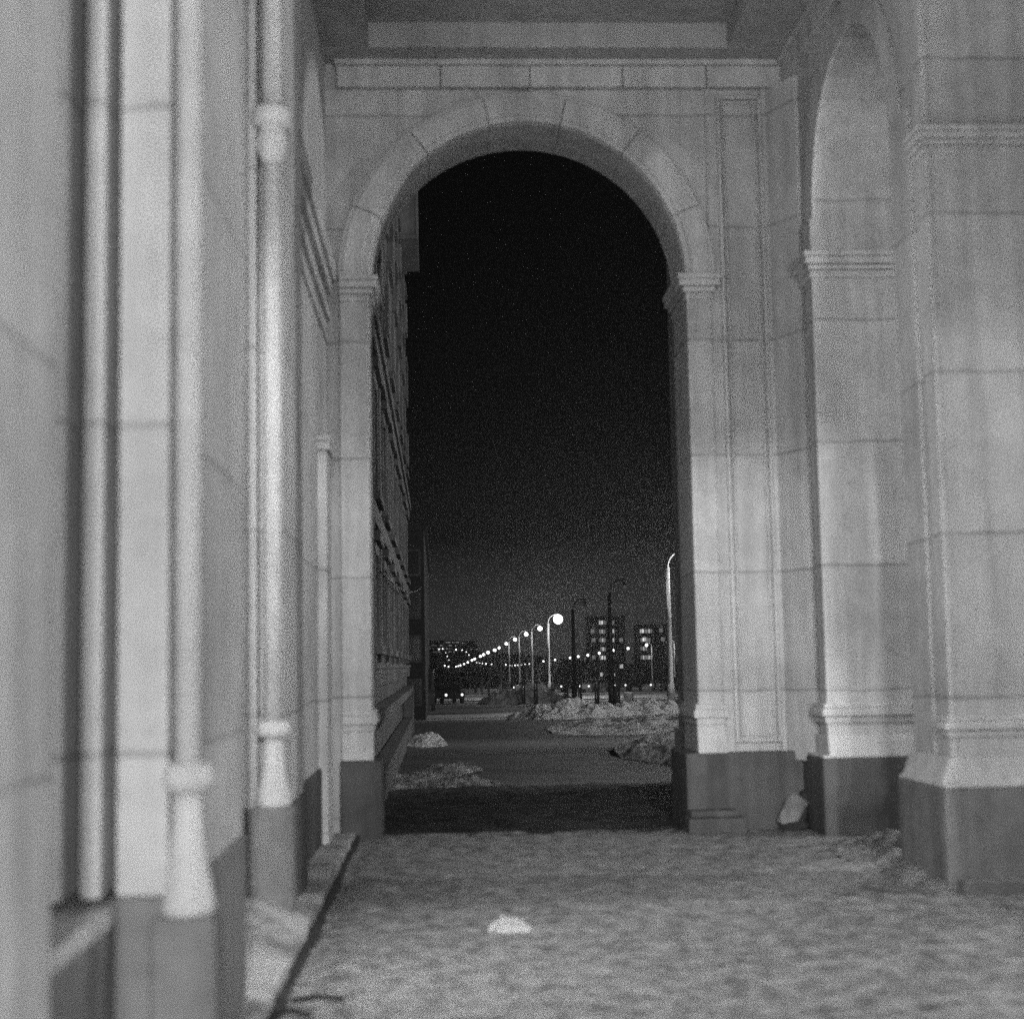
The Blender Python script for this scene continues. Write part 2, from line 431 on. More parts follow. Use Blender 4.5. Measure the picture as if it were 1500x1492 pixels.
# ------------------------------------------------------------------ left wall of engaged pillars
lw = thing('pillared_wall', (-1.45, 8, 0), 'pale wall of stepped pillars with slender attached columns and dark feet', 'wall')
bm = new_bm(); box(bm, -1.95, -1.45, -1.2, 15.9, -.1, 8.4); obj('wall', bm, M_wall, lw)
bm = new_bm(); box(bm, -1.46, -1.10, 11.6, 15.9, 0, 8.0); obj('wall', bm, M_wall, lw)
def pillar(boxes, foot, fm):
    bm = new_bm()
    for b in boxes: box(bm, *b)
    obj('pillar', bm, M_wall, lw, .012)
    bm = new_bm()
    for b in foot: box(bm, *b)
    obj('plinth', bm, fm, lw, .02)
pillar([(-1.46, -1.12, -1.2, 4.66, .0, 8.0)], [(-1.46, -1.113, -1.2, 4.667, -.05, .05)], M_plinth_light)
pillar([(-1.16, -.97, 5.90, 7.9, .0, 8.0), (-1.46, -1.162, 6.7, 7.9, .0, 8.0), (-1.16, -.975, 5.76, 5.90, .9, 8.0), (-1.275, -1.20, 5.70, 6.71, .9, 8.0), (-1.46, -1.325, 5.64, 6.71, .9, 8.0)],
       [(-1.16, -.955, 5.745, 7.91, -.05, .90), (-1.45, -1.16, 4.68, 6.7, -.05, .80)], M_plinth_light)
bm = new_bm(); box(bm, -1.45, -1.155, 4.67, 5.74, .80, .87); box(bm, -1.45, -1.165, 5.74, 6.7, .80, .865); obj('window_sill', bm, M_trim, lw, .015)
bm = new_bm(); box(bm, -1.47, -1.425, 4.68, 5.6, .9, 7.2); obj('window', bm, M_glass, lw)
pillar([(-1.46, -1.0, 10.32, 11.75, .0, 8.0), (-1.05, -1.005, 10.22, 10.33, .0, 8.0), (-1.22, -1.16, 10.2, 10.33, .0, 8.0)],
       [(-1.46, -.97, 10.24, 11.78, -.05, .80)], M_plinth)
bm = new_bm(); box(bm, -1.11, -1.02, 14.6, 15.2, .0, 3.72); box(bm, -1.11, -.985, 14.55, 15.25, 3.72, 3.86); obj('pilaster', bm, M_wall, lw, .01)
bm = new_bm(); box(bm, -1.46, -1.075, 11.64, 15.76, -.05, .79); obj('plinth', bm, M_plinth, lw, .02)
bm = new_bm()
for z0, z1, p in ((5.62, 5.80, .10), (5.50, 5.62, .06), (5.22, 5.30, .045), (4.98, 5.04, .03)):
    box(bm, -1.11, -1.10 + p, 11.63, 15.80, z0, z1)
obj('cornice', bm, M_trim, lw, .012)
def colonnette(x, y, s=1.0, snow_z=.1):
    c = thing_part = bpy.data.objects.new('column', None)
    bm = new_bm(); k = s
    lathe(bm, [(.072 * k, 1.28), (.072 * k, 5.10)], x, y); lathe(bm, [(.078 * k, 5.36), (.078 * k, 7.95)], x, y)
    col = obj('column', bm, M_trim, lw)
    bm = new_bm(); lathe(bm, [(.08 * k, 5.02), (.10 * k, 5.06), (.135 * k, 5.16), (.115 * k, 5.24), (.09 * k, 5.27), (.155 * k, 5.275), (.165 * k, 5.30), (.165 * k, 5.38), (.15 * k, 5.40)], x, y)
    obj('capital', bm, M_trim, col)
    bm = new_bm(); lathe(bm, [(.09 * k, 1.26), (.13 * k, 1.27), (.145 * k, 1.31), (.13 * k, 1.36), (.09 * k, 1.37)], x, y)
    obj('base_ring', bm, M_trim, col)
    bm = new_bm(); lathe(bm, [(.13 * k, .82), (.145 * k, .84), (.15 * k, .86), (.125 * k, .95), (.095 * k, 1.06), (.08 * k, 1.16), (.078 * k, 1.26)], x, y)
    obj('pedestal', bm, M_trim, col)
    bpy.data.objects.remove(thing_part)
colonnette(-.915, 5.82, .7)
colonnette(-1.06, 10.2, .79)
for x, y, q in ((-.915, 5.82, .115), (-1.06, 10.2, .135)):
    bm = new_bm(); box(bm, x - q, x + q, y - q, y + q, -.05, .83); obj('plinth', bm, M_plinth_light, lw, .02)
bm = new_bm()
for a, b, c, d in ((7.93, 8.0, 1.2, 6.1), (8.7, 8.77, 1.2, 6.1), (8.0, 8.7, 1.2, 1.28), (8.0, 8.7, 6.02, 6.1), (8.0, 8.7, 3.6, 3.66)):
    box(bm, -1.46, -1.40, a, b, c, d)
fill_frame = obj('fill_light_frame', bm, M_darkmetal, lw, .01)
bm = new_bm(); box(bm, -1.455, -1.425, 8.0, 8.7, 1.28, 6.02); obj('pane', bm, emit('fill light pane', 5.5), fill_frame)  # unseen glowing pane and frame added as fill light from the left

# ------------------------------------------------------------------ coffered ceiling
cl = thing('coffered_ceiling', (1.2, 8, 7.96), 'pale coffered ceiling over the portico with recessed panels', 'ceiling')
bm = new_bm(); box(bm, -1.95, 4.7, -1.2, 16.0, 8.22, 8.6); obj('ceiling_panel', bm, M_ceil, cl)
bm = new_bm()
ends = [15.95, 15.45, 11.3, 10.5, 6.4, 5.6, 1.5, .7, -1.2]
for a, b in zip(ends[::2], ends[1::2]): box(bm, -1.44, 3.76, b, a, 7.961, 8.23)
box(bm, -1.2, .0, -1.2, -.7, 7.96, 8.1)
for a, b in zip(ends[1::2], ends[2::2]):
    box(bm, -1.44, -.63, b, a, 7.961, 8.228); box(bm, 3.04, 3.76, b, a, 7.961, 8.228)
obj('ceiling_beam', bm, M_ceil, cl, .01)
bm = new_bm(); box(bm, -1.95, 4.7, -1.7, -1.2, 5.75, 8.6); obj('portal_beam', bm, M_wall, cl)

# ------------------------------------------------------------------ loose things on the portico floor
def mound(name, cx, cy_, rx, ry, h, mat, seed, n=48, lump=.5, fs=2.2, base=None, rot=0):
    bm = new_bm(); V = []
    z0 = zg(cx, cy_) if base is None else base
    for j in range(n + 1):
        row = []
        for i in range(n + 1):
            u, v = -1 + 2 * i / n, -1 + 2 * j / n
            wob = 1 + .28 * noise.noise(Vector((u * 1.6 + seed, v * 1.6, seed)))
            r = math.hypot(u, v) * wob
            k = max(0, 1 - r * r) ** .75
            x, y = u * rx, v * ry
            f = noise.fractal(Vector((x * fs + seed * 3.1, y * fs, seed)), .9, 2.2, 6)
            q = Vector((x * fs * 2.6 + .25 * f, y * fs * 2.6, seed + 5.0))
            vd = noise.voronoi(q)[0]; vd2 = noise.voronoi(q * 2.7)[0]
            z = h * k * (1 + lump * f) + h * lump * min(1, k * 2.5) * (.55 * (.5 - vd[0]) + .22 * (.5 - vd2[0]))
            ca, sa = math.cos(rot), math.sin(rot)
            row.append(bm.verts.new((cx + x * ca - y * sa, cy_ + x * sa + y * ca, z0 - .06 + max(-.02, z) + (.03 if k > 0 else -.04))))
        V.append(row)
    for a, b in zip(V, V[1:]):
        for i in range(n):
            f = bm.faces.new((a[i], a[i + 1], b[i + 1], b[i])); f.smooth = True
    return obj(name, bm, mat)
tag(mound('snow_lump', .43, 10.15, .14, .11, .085, snowy('crusted snow', .28, .52, 9), 3, 40, .75, 9, .05), 'small white lump of snow alone on the trodden floor', 'snow')
tag(mound('rubble_heap', 4.35, 13.4, 1.0, 1.5, .16, M_greysnow, 8, 48, .8, 3, .03), 'low heap of grit and snow inside the side arch opening', 'heap')
tag(mound('snow_skirt', 3.75, 11.95, .42, .95, .12, M_greysnow, 11, 40, .5, 3, .03), 'thin skirt of dirty snow around the foot of the near pier', 'snow')
def rock(name, c, s, mat, seed, rot=(0, 0, 0)):
    bm = new_bm(); bmesh.ops.create_icosphere(bm, subdivisions=3, radius=1)
    q = Matrix.Rotation(rot[0], 3, 'X') @ Matrix.Rotation(rot[1], 3, 'Y') @ Matrix.Rotation(rot[2], 3, 'Z')
    for v in bm.verts:
        d = v.co.normalized()
        cube = d / max(abs(d.x), abs(d.y), abs(d.z))
        p = d.lerp(cube, .6) * (1 + .16 * noise.fractal(d * 1.7 + Vector((seed, 0, 0)), 1, 2, 4))
        v.co = q @ Vector((p.x * s[0], p.y * s[1], p.z * s[2])) + Vector(c)
    return obj(name, bm, mat)
tag(rock('stone_slab', (3.475, 15.58, .21), (.045, .10, .17), M_stone, 2, (0, R(30), R(65))), 'broken pale stone slab leaning in the corner of the end wall', 'stone')
tag(rock('stone_or_hollow', (3.585, 15.64, .22), (.045, .06, .19), M_soil_hollow, 5, (0, R(12), 0)), 'dark upright piece standing in for the shaded hollow behind the leaning pale slab', 'stone')  # dark solid added in place of the shaded hole in the corner
tag(rock('stone_or_hollow', (3.47, 15.50, .07), (.13, .06, .045), M_soil_hollow, 7, (0, R(-8), .2)), 'dark flat piece standing in for the shade under the leaning pale slab', 'stone')  # darkness beneath the slab given as a dark solid
tag(rock('stone_or_hollow', (4.05, 12.72, .16), (.09, .12, .10), M_soil_hollow, 6, (0, .3, .4)), 'dark chunk of rubble beside the near pier in the side opening', 'stone')
tag(rock('stone_or_hollow', (3.93, 13.3, .15), (.10, .08, .06), M_stone, 9, (0, .2, 1)), 'pale broken stone on the grit heap in the side opening', 'stone')
for i, (x, y, s, rz, lab) in enumerate(((-.62, 8.05, .13, .2, 'dark stick lying flat across the floor beside the kerb gap'), (-.72, 7.75, .09, -.5, 'short dark splinter of wood beside the kerb gap'))):
    bm = new_bm(); tube(bm, [(x - s, y, .06), (x, y + .02, .07), (x + s, y + s * rz, .055)], .014, 6)
    tag(obj('stick', bm, M_soil_hollow), lab, 'stick')

# ------------------------------------------------------------------ snow banks outside
banks = [
 ('snow_bank', 5.6, 28.5, 2.3, 6.6, .42, M_greysnow, 21, 'long bank of dirty snow darkened as backlit, edging the path beside the right pier'),  # backlit shade is put into this bank's darker snow tone
 ('snow_bank', 6.5, 41.5, 3.7, 5.2, .30, M_dirtysnow, 22, 'wide grey snow bank in the middle distance right of the path'),
 ('snow_bank', 4.7, 55.5, 2.3, 2.2, .58, M_snow, 23, 'bright lumpy white snow bank across the far end of the path'),
 ('snow_bank', 7.6, 57.0, 1.7, 2.0, .55, M_snow, 24, 'bright snow heap under the two unlit lamps'),
 ('snow_bank', .30, 22.7, .62, .8, .17, M_greysnow, 25, 'low snow heap nearest the archway on the left of the path'),
 ('snow_bank', .15, 26.0, .55, .8, .16, M_greysnow, 26, 'pale crumbly snow heap on the left of the path, behind a lower one'),
 ('snow_bank', -.35, 24.0, .75, 2.4, .10, M_greysnow, 27, 'flat spread of trodden snow against the balustrade'),
 ('snow_bank', -.30, 35.0, .55, 1.4, .24, M_dirtysnow, 28, 'small far snow heap close to the end of the balustrade'),
 ('snow_bank', 6.2, 112.0, 3.6, 3.0, .9, M_snow, 29, 'far white strip of snow between the saplings'),
]
for nm, x, y, rx, ry, h, m, sd, lab in banks:
    tag(mound(nm, x, y, rx, ry, h, m, sd, 150 if rx > 1 else 80, .5, 1.5 if rx > 1 else 3.2), lab, 'snow bank', 'shovelled snow banks along the path')

# ------------------------------------------------------------------ tenement facade beyond the arch, on the left
FX = -.93
tb = thing('tenement_building', (FX, 17, 0), 'ornate tenement facade seen at a sharp angle through the archway', 'building')
bm = new_bm(); box(bm, -12, FX, 16.9, 46.5, -.3, 21); obj('wall', bm, M_facade, tb)
bays = [17.2 + 3.65 * i for i in range(9)]
for i, y in enumerate(bays):
    bm = new_bm(); box(bm, FX - .01, FX + .07, y - .25, y + .25, 1.78, 3.62); box(bm, FX - .01, FX + .07, y - .22, y + .22, 4.05, 6.05)
    obj('pilaster', bm, M_facade_trim, tb, .01)
    bm = new_bm()
    z = 6.62; k = 0
    while z < 20.4:
        hh = .98; wv = .42 if k % 2 else .26; p = .13 if k % 2 else .06
        prism(bm, [(y - wv, z + .04), (y + wv, z + .04), (y + wv * 1.06, z + hh * .5), (y + wv, z + hh - .04), (y - wv, z + hh - .04), (y - wv * 1.06, z + hh * .5)], 'x', FX - .01, FX + p)
        z += hh; k += 1
    obj('quoin', bm, M_facade_trim, tb, .02)
for i, y in enumerate(bays[:-1]):
    yc = y + 1.82
    for z0, z1 in ((2.0, 3.45), (4.15, 5.9), (7.2, 9.2), (10.4, 12.4), (13.6, 15.6), (16.8, 18.8)):
        bm = new_bm(); frame_t = .14
        for a, b, c, d in ((yc - .75, yc - .6, z0, z1), (yc + .6, yc + .75, z0, z1), (yc - .6, yc + .6, z1 - .14, z1)):
            box(bm, FX - .01, FX + .075, a, b, c, d)
        box(bm, FX - .01, FX + .16, yc - .85, yc + .85, z0 - .12, z0)
        box(bm, FX - .01, FX + .15, yc - .85, yc + .85, z1, z1 + .14)
        wn = obj('window', bm, M_facade_trim, tb, .008)
        bm = new_bm(); box(bm, FX - .02, FX + .012, yc - .6, yc + .6, z0, z1 - .14); obj('pane', bm, M_glass, wn)
def band(nm, z0, z1, p):
    bm = new_bm(); n = len(p)
    for i, q in enumerate(p):
        box(bm, FX - .01, FX + q, 16.9, 46.5 + q * .5, z0 + (z1 - z0) * i / n, z0 + (z1 - z0) * (i + 1) / n)
    return obj(nm, bm, M_facade_trim, tb, .008)
band('cornice', 6.12, 6.48, (.13, .18)); band('cornice', 3.70, 3.96, (.10,))
band('cornice', 1.60, 1.74, (.10, .13))
bm = new_bm(); pts_ = [(17.0, 1.60)]
for i in range(73):
    y = 17.1 + i * .4; pts_ += [(y, 1.60 - .03), (y, 1.42), (y + .2, 1.42), (y + .2, 1.57)]
pts_ += [(46.4, 1.57), (46.4, 1.60)]
prism(bm, pts_, 'x', FX - .01, FX + .10)
obj('dentil_band', bm, M_facade_trim, tb, .02)
bm = new_bm(); box(bm, FX - .01, FX + .52, 38.2, 41.4, 12.35, 21); box(bm, FX - .01, FX + .56, 38.15, 41.45, 12.25, 12.35)
for zz in (13.4, 16.6, 19.4): box(bm, FX + .5, FX + .55, 38.17, 41.43, zz, zz + .12)
for yy in (38.17, 39.7, 41.2): box(bm, FX + .5, FX + .545, yy, yy + .2, 12.36, 21)
obj('bay_window', bm, M_facade_trim, tb, .01)
bm = new_bm(); pts_ = [Vector((FX + .05, 23.0, 3.15)).lerp(Vector((FX + .45, 47.0, 4.05)), i / 14) - Vector((0, 0, .25 * math.sin(math.pi * i / 14))) for i in range(15)]
tube(bm, pts_, .012, 6); tag(obj('overhead_cable', bm, M_darkmetal), 'thin slack cable strung along the tenement front', 'cable')

bl = thing('balustrade', (-.85, 17, 0), 'long low stone balustrade with slim balusters in front of the tenement', 'balustrade')
BX0, BX1 = -.88, -.70
bm = new_bm(); box(bm, BX0, BX1, 16.9, 41.2, .98, 1.06); box(bm, BX0 - .03, BX1 + .03, 16.9, 41.25, 1.06, 1.16); obj('rail', bm, M_facade_trim, bl, .015)
bm = new_bm(); box(bm, BX0 - .02, BX1 + .02, 16.9, 41.2, -.06, .34); box(bm, BX0 - .03, BX1 + .035, 16.9, 41.2, .34, .40); obj('footing', bm, M_facade, bl, .015)
proto = None
for i in range(30):
    y = 17.3 + .82 * i
    if proto is None:
        bm = new_bm(); box(bm, BX0 + .05, BX1 - .02, y - .06, y + .06, .40, .98); box(bm, BX0 + .035, BX1 - .005, y - .08, y + .08, .86, .93)
        proto = obj('baluster', bm, M_facade_trim, bl, .01)
    else:
        c = proto.copy(); C.objects.link(c); c.parent = bl; c.location = (0, .82 * i, 0)
bm = new_bm(); box(bm, BX0 - .04, BX1 + .05, 41.2, 41.6, -.06, 1.2); obj('post', bm, M_facade_trim, bl, .02)

db = thing('dark_house', (-2, 64, zg(0, 64)), 'unlit sooty brick house standing beyond the end of the balustrade', 'building')
bm = new_bm(); box(bm, -14, -.52, 64, 92, -1.0, 7.2); obj('wall', bm, M_brick, db, .03)
bm = new_bm(); box(bm, -14.2, -.40, 63.8, 92.2, 7.2, 7.45); obj('roof_ledge', bm, M_brick, db)
for k in range(4):
    for x0 in (-1.45,):
        z0 = .2 + k * 1.75
        bm = new_bm(); box(bm, x0 - .08, x0 + .78, 63.93, 64.02, z0 - .1, z0 + 1.0); wn = obj('window', bm, M_facade, db)
        bm = new_bm(); box(bm, x0, x0 + .7, 63.90, 63.94, z0, z0 + .92); obj('pane', bm, M_glass, wn)

# ------------------------------------------------------------------ street lamps
LH = 6.72; LA = .86
def make_lamp():
    root = thing('street_lamp', (0, 0, 0), 'lamp', 'street lamp')
    bm = new_bm(); tube(bm, [(0, 0, -.1), (0, 0, 1.3), (0, 0, 1.32), (0, 0, 4), (0, 0, 6.35)], [.11, .10, .085, .07, .055], 10); obj('pole', bm, M_metal, root)
    bm = new_bm(); tube(bm, [(0, 0, 6.3)] + [(LA * .8 * (1 - math.cos(t)), 0, 6.35 + .72 * math.sin(t)) for t in [R(a) for a in range(0, 91, 10)]] + [(LA + .05, 0, 7.07)], .045, 8); obj('arm', bm, M_metal, root)
    bm = new_bm(); lathe(bm, [(.03, 7.08), (.03, 6.98), (.06, 6.95), (.085, 6.86), (.17, 6.80), (.175, 6.78)], LA, 0, 16); obj('lamp_shade', bm, M_metal, root)
    bm = new_bm(); ball(bm, (LA, 0, LH - .06), .2, 16); obj('bulb', bm, M_bulb, root)
    return root
lamp0 = make_lamp(); first = [True]
def set_mat(o, m):
    o.material_slots[0].link = 'OBJECT'; o.material_slots[0].material = m
def lamp(head, base_z, label, group, lit=M_bulb, rz=0.0, bulb=1.0, metal=None, slim=1.0):
    o = lamp0 if first[0] else copy_tree(lamp0); first[0] = False
    s = (head.z - base_z) / LH
    o.scale = (s, s, s); o.rotation_euler = (0, 0, rz)
    o.location = (head.x - LA * s * math.cos(rz), head.y - LA * s * math.sin(rz), base_z)
    tag(o, label, 'street lamp', group)
    for ch in o.children:
        k = ch.name.split('.')[0]
        if k == 'bulb':
            set_mat(ch, lit)
            if bulb != 1.0:
                ch.scale = (bulb,) * 3; ch.location = (LA * (1 - bulb), 0, (LH - .06) * (1 - bulb))
        elif metal: set_mat(ch, metal)
        if k == 'pole' and slim != 1.0: ch.scale = (slim, slim, 1)
    return o
ORD = ['first', 'second', 'third', 'fourth', 'fifth', 'sixth', 'seventh', 'eighth', 'ninth', 'tenth', 'eleventh', 'twelfth', 'thirteenth', 'fourteenth', 'fifteenth', 'sixteenth', 'seventeenth', 'eighteenth', 'nineteenth', 'twentieth']
g1 = 'street lamps of the long row leading into the distance'
row1 = [(817.5, 905.6), (791, 919.3), (770.8, 927.8), (754.4, 935.6), (741.6, 942), (731.2, 948), (724.6, 951.6), (715, 954.9), (708.5, 958.1), (703.7, 960.6), (695.4, 964.5), (691.4, 966.4), (685.2, 969.5), (680, 972), (674.5, 974), (671.5, 975), (668, 975.8), (657, 975.8), (651.6, 974.5)]
for i, (px, py) in enumerate(row1):
    Y = 22450 / (px - 650) if px > 672 else 1000 + 20 * (i - 15)
    h = at(px, py, Y)
    lamp(h, min(zg(h.x, Y), h.z - 5.5), 'nearest lit lamp of the long row, its bulb a big white glare' if i == 0 else 'lit street lamp, %s beyond the big white glare in the long row' % ORD[i - 1], g1,
         M_bulb_near if i == 0 else (M_bulb if Y < 240 else M_bulb_far), 0, 2.0 if i == 0 else (1.15 if Y < 300 else 1.15 + Y / 750), None, 1.6)
for px, py, Y, lab in ((914.5, 858, 86.5, 'taller near unlit lamp post, dark against the sky'), (857, 885, 109, 'second unlit lamp post, between the tall dark one and the white glare')):
    h = at(px, py, Y); lamp(h, zg(h.x, Y), lab, g1, M_bulb_off, 0, .7, M_darkmetal, 1.8)
h = at(1006, 818, 66); lamp(h, zg(h.x, 66), 'pale brightly lit lamp post half hidden by the right pier', g1, M_bulb, 0, 1.0)
lamp(Vector((11.8, 43.5, 6.6)), zg(11, 43.5), 'unlit lamp post on the path side, hidden behind the right pier', g1, M_bulb_off, 0, .7, M_darkmetal)
lamp(Vector((11.8, 23.0, 6.6)), zg(11, 23), 'lit street lamp just outside the added unseen occluder, hidden behind the right pier', g1, M_bulb, 0, 1.0)
g2 = 'street lamps of the second row on the right'
row2 = [(979, 939), (947, 944), (920, 949), (898, 952), (878, 956), (861, 959), (847, 961), (835, 963), (813, 966), (796, 968)]
for i, (px, py) in enumerate(row2):
    Y = min(880, 44100 / (px - 760)); h = at(px, py, Y)
    lamp(h, min(zg(h.x, Y), h.z - 5), 'nearest lit lamp of the right hand row, close to the pier' if i == 0 else 'lit street lamp, %s from the right pier in the second row' % ORD[i], g2,
         M_bulb if Y < 240 else M_bulb_far, math.pi, 1.2 if Y < 300 else 1.2 + Y / 1000)
g3 = 'tiny far street lamps near the horizon'
far = [(699, 970), (703, 970.5), (707, 971), (712, 971.8), (720, 972.3), (734, 972.6), (741, 973), (747, 974), (750, 974.3), (754.5, 974), (758.8, 973.6), (763.8, 973.5), (769, 972.6), (775.5, 971.8),
       (653, 956), (655.3, 961), (657.5, 966), (660, 970), (663, 973), (643, 950.5), (648.5, 949.7), (668, 951), (677, 951.6), (683, 954.5), (687, 958.8)]
for i, (px, py) in enumerate(far):
    Y = 880 if i < 14 else 1180 - (i - 14) * 6; h = at(px, py, Y)
    if i < 14: lab = 'tiny far lamp, %s from the left in the level string on the horizon' % ORD[i]
    elif i < 19: lab = 'tiny far lamp, %s from the top of the string climbing the hillside' % ORD[i - 14]
    else: lab = 'tiny far lamp, %s from the left below the lit flats on the hill' % ORD[i - 19]
    lamp(h, min(zg(h.x, Y), h.z - 6), lab, g3, M_bulb_far, 0, 1.45 if i % 3 else 1.9)
# lamps of the square that light the portico (out of the picture)
g4 = 'street lamps on the square outside the portico'
lamp(Vector((26.0, 33.0, 7.4)), zg(26, 33), 'street lamp on the far side of the lawn, hidden behind the right pier', g2, emit('lawn lamp bulb', 280), math.pi, 1.0)
lamp(Vector((1.6, -20.0, 8.0)), 0, 'tall street lamp on the square straight behind the portico', g4, emit('square lamp bulb', 560), R(90), 1.0)
lamp(Vector((-2.8, -20.0, 8.0)), 0, 'tall street lamp on the square behind the left wall of the portico', g4, emit('corner lamp bulb', 380), R(90), 1.0)
lamp(Vector((2.5, -9.0, 3.4)), 0, 'low street lamp close to the open end of the portico', g4, emit('low lamp bulb', 2000), R(90), 1.3)
lamp(Vector((14.0, 11.5, 7.2)), 0, 'street lamp on the square facing the side arches', g4, emit('side lamp bulb', 270), math.pi, 1.3)
lamp(Vector((14.0, 1.0, 7.2)), 0, 'street lamp on the square further back from the side arches', g4, emit('back lamp bulb', 115), math.pi, 1.3)

# ------------------------------------------------------------------ saplings, bin, sign, mast
saps = [(697, 1015), (706, 1018), (716, 1019), (733, 1022), (742, 1019), (753, 1027), (767, 1031), (774, 1021), (785, 1032), (794, 1022), (809, 1024), (830, 1031), (850, 1029), (875, 1034), (901, 1032), (905.5, 1031)]
def sapling(p, seed, lab):
    random.seed(seed)
    t = thing('sapling', p, lab, 'young tree', 'bare saplings planted along the lamp row')
    H = random.uniform(2.6, 3.5) * (p.y / 85) ** .35
    bm = new_bm(); pts = [p + Vector((random.uniform(-.05, .05) * k, 0, H * k / 8)) for k in range(9)]
    pts[0] = p + Vector((0, 0, -.1)); tube(bm, pts, [.05 - .0048 * k for k in range(9)], 6); obj('trunk', bm, M_bark, t)
    bm = new_bm()
    for k in range(9):
        q = pts[4].lerp(pts[7], k / 8); a = random.uniform(0, 6.28); L = random.uniform(.4, .8) * (1.2 - k * .08)
        e1 = q + Vector((math.cos(a) * L * .35, math.sin(a) * L * .35, L * .6)); e2 = q + Vector((math.cos(a) * L * .5, math.sin(a) * L * .5, L * 1.2))
        tube(bm, [q, e1, e2], [.018, .012, .006], 5)
    obj('crown', bm, M_bark, t)
    bm = new_bm(); tube(bm, [p + Vector((.09, 0, -.1)), p + Vector((.09, .02, H * .45))], .05, 6); tube(bm, [p + Vector((-.1, 0, -.1)), p + Vector((-.08, .0, H * .4))], .045, 6)
    obj('stake', bm, M_bark, t)
for i, (px, py) in enumerate(saps):
    p = gnd(px, py); sapling(p, 40 + i, 'bare young tree with a stake, %s from the left along the lamp row' % ORD[i])
p = gnd(920, 1043)
b = thing('litter_bin', p, 'small dark litter bin standing behind the bright snow bank', 'bin')
bm = new_bm(); lathe(bm, [(.15, .35), (.2, .85), (.215, .86), (.215, .9), (.17, .9), (.15, .8)], p.x, p.y, 14)
for v in bm.verts: v.co.z += p.z
obj('basket', bm, M_metal, b)
bm = new_bm(); tube(bm, [p + Vector((.24, 0, -.1)), p + Vector((.24, 0, 1.0))], .03, 6); box(bm, p.x + .17, p.x + .24, p.y - .02, p.y + .02, p.z + .7, p.z + .76); obj('post', bm, M_darkmetal, b)
p = gnd(858, 1014); 
b = thing('road_sign', p, 'round dark road sign on a thin post among the saplings', 'sign')
hd = at(857.7, 986, p.y)
bm = new_bm(); tube(bm, [p + Vector((0, 0, -.1)), Vector((p.x, p.y, hd.z + .2))], .035, 6); obj('post', bm, M_darkmetal, b)
bm = new_bm(); bmesh.ops.create_cone(bm, cap_ends=True, segments=24, radius1=.3, radius2=.3, depth=.04)
for v in bm.verts: v.co = Vector((v.co.x + p.x, v.co.z + p.y - .06, v.co.y + hd.z))
obj('disc', bm, M_darkmetal, b)
p = at(964, 1008, 165); p.z = zg(p.x, 165); tp = at(961.5, 919, 165)
b = thing('lattice_mast', p, 'dark steel lattice mast rising beside the right pier', 'mast')
Hm = tp.z - p.z
bm = new_bm()
for sx in (-1, 1):
    for sy in (-1, 1):
        tube(bm, [p + Vector((sx * .34, sy * .34, -.1)), p + Vector((sx * .2, sy * .2, Hm))], .05, 5)
obj('leg', bm, M_darkmetal, b)
bm = new_bm()
for k in range(9):
    z0, z1 = Hm * k / 9, Hm * (k + 1) / 9; a = .34 - .14 * k / 9; c = .34 - .14 * (k + 1) / 9
    for sy in (-1, 1):
        tube(bm, [p + Vector((-a, sy * a, z0)), p + Vector((c, sy * c, z1))], .025, 4); tube(bm, [p + Vector((a, sy * a, z0)), p + Vector((-c, sy * c, z1))], .025, 4)
        tube(bm, [p + Vector((-c, sy * c, z1)), p + Vector((c, sy * c, z1))], .025, 4)
obj('bracing', bm, M_darkmetal, b)

# ------------------------------------------------------------------ blocks of flats
def block(name, px0, px1, pyt, Y, lab, wins, depth=11, ww=1.2, wh=1.25, mat=M_concrete, below=2.0):
    a, c = at(px0, pyt, Y), at(px1, pyt, Y); z0 = zg(a.x, Y) - below
    t = thing(name, (a.x, Y, z0), lab, 'flats', 'blocks of flats on the skyline')
    bm = new_bm(); box(bm, a.x, c.x, Y, Y + depth, z0, a.z); obj('wall', bm, mat, t)
    bm = new_bm(); box(bm, a.x - .2, c.x + .2, Y - .2, Y + depth + .2, a.z, a.z + .35); obj('roof', bm, mat, t)
    p0 = None
    for px, py, dim in wins:
        q = at(px, py, Y)
        if p0 is None:
            bm = new_bm(); box(bm, -ww / 2, -.05, -.06, .05, -wh / 2, wh / 2); box(bm, .05, ww / 2, -.06, .05, -wh / 2, wh / 2 * .97)
            p0 = obj('window', bm, M_win, t); p0.matrix_parent_inverse = Matrix(); o = p0
        else:
            o = p0.copy(); C.objects.link(o); o.parent = t
        o.location = q - Vector((a.x, Y, z0)) ; o.location.y = -.02
        set_mat(o, M_win_dim if dim else M_win)
block('apartment_tower', 862, 915, 904, 520, 'dark tower block with scattered lit windows behind the unlit lamp post',
      [(880, 911.5, 0), (884.5, 911.5, 1), (897, 911.5, 1), (868, 924, 1), (869.5, 937, 1), (880, 924.5, 1), (884, 924.5, 1), (897, 924, 0), (881, 937, 1), (884.5, 937.5, 1), (897, 937, 0), (882, 950, 1), (885, 950.5, 1), (870, 962.5, 1), (881, 962.5, 0), (884.5, 963, 0), (897, 962.5, 1), (910, 975.5, 0), (882, 987.5, 0), (898, 988, 0), (910, 937, 1)])
block('apartment_tower', 934, 985, 916, 520, 'lower dark block of flats with lit windows beside the pier',
      [(940, 924, 0), (944, 924, 1), (949, 924, 1), (952.5, 924, 1), (941, 937, 1), (944, 936, 0), (950, 937, 1), (968, 923, 1), (971, 936, 1), (941, 949.5, 1), (945, 950, 1), (941, 962.5, 1), (944.5, 962.5, 1), (949.5, 962.5, 1), (952.5, 962.5, 1)])
random.seed(5)
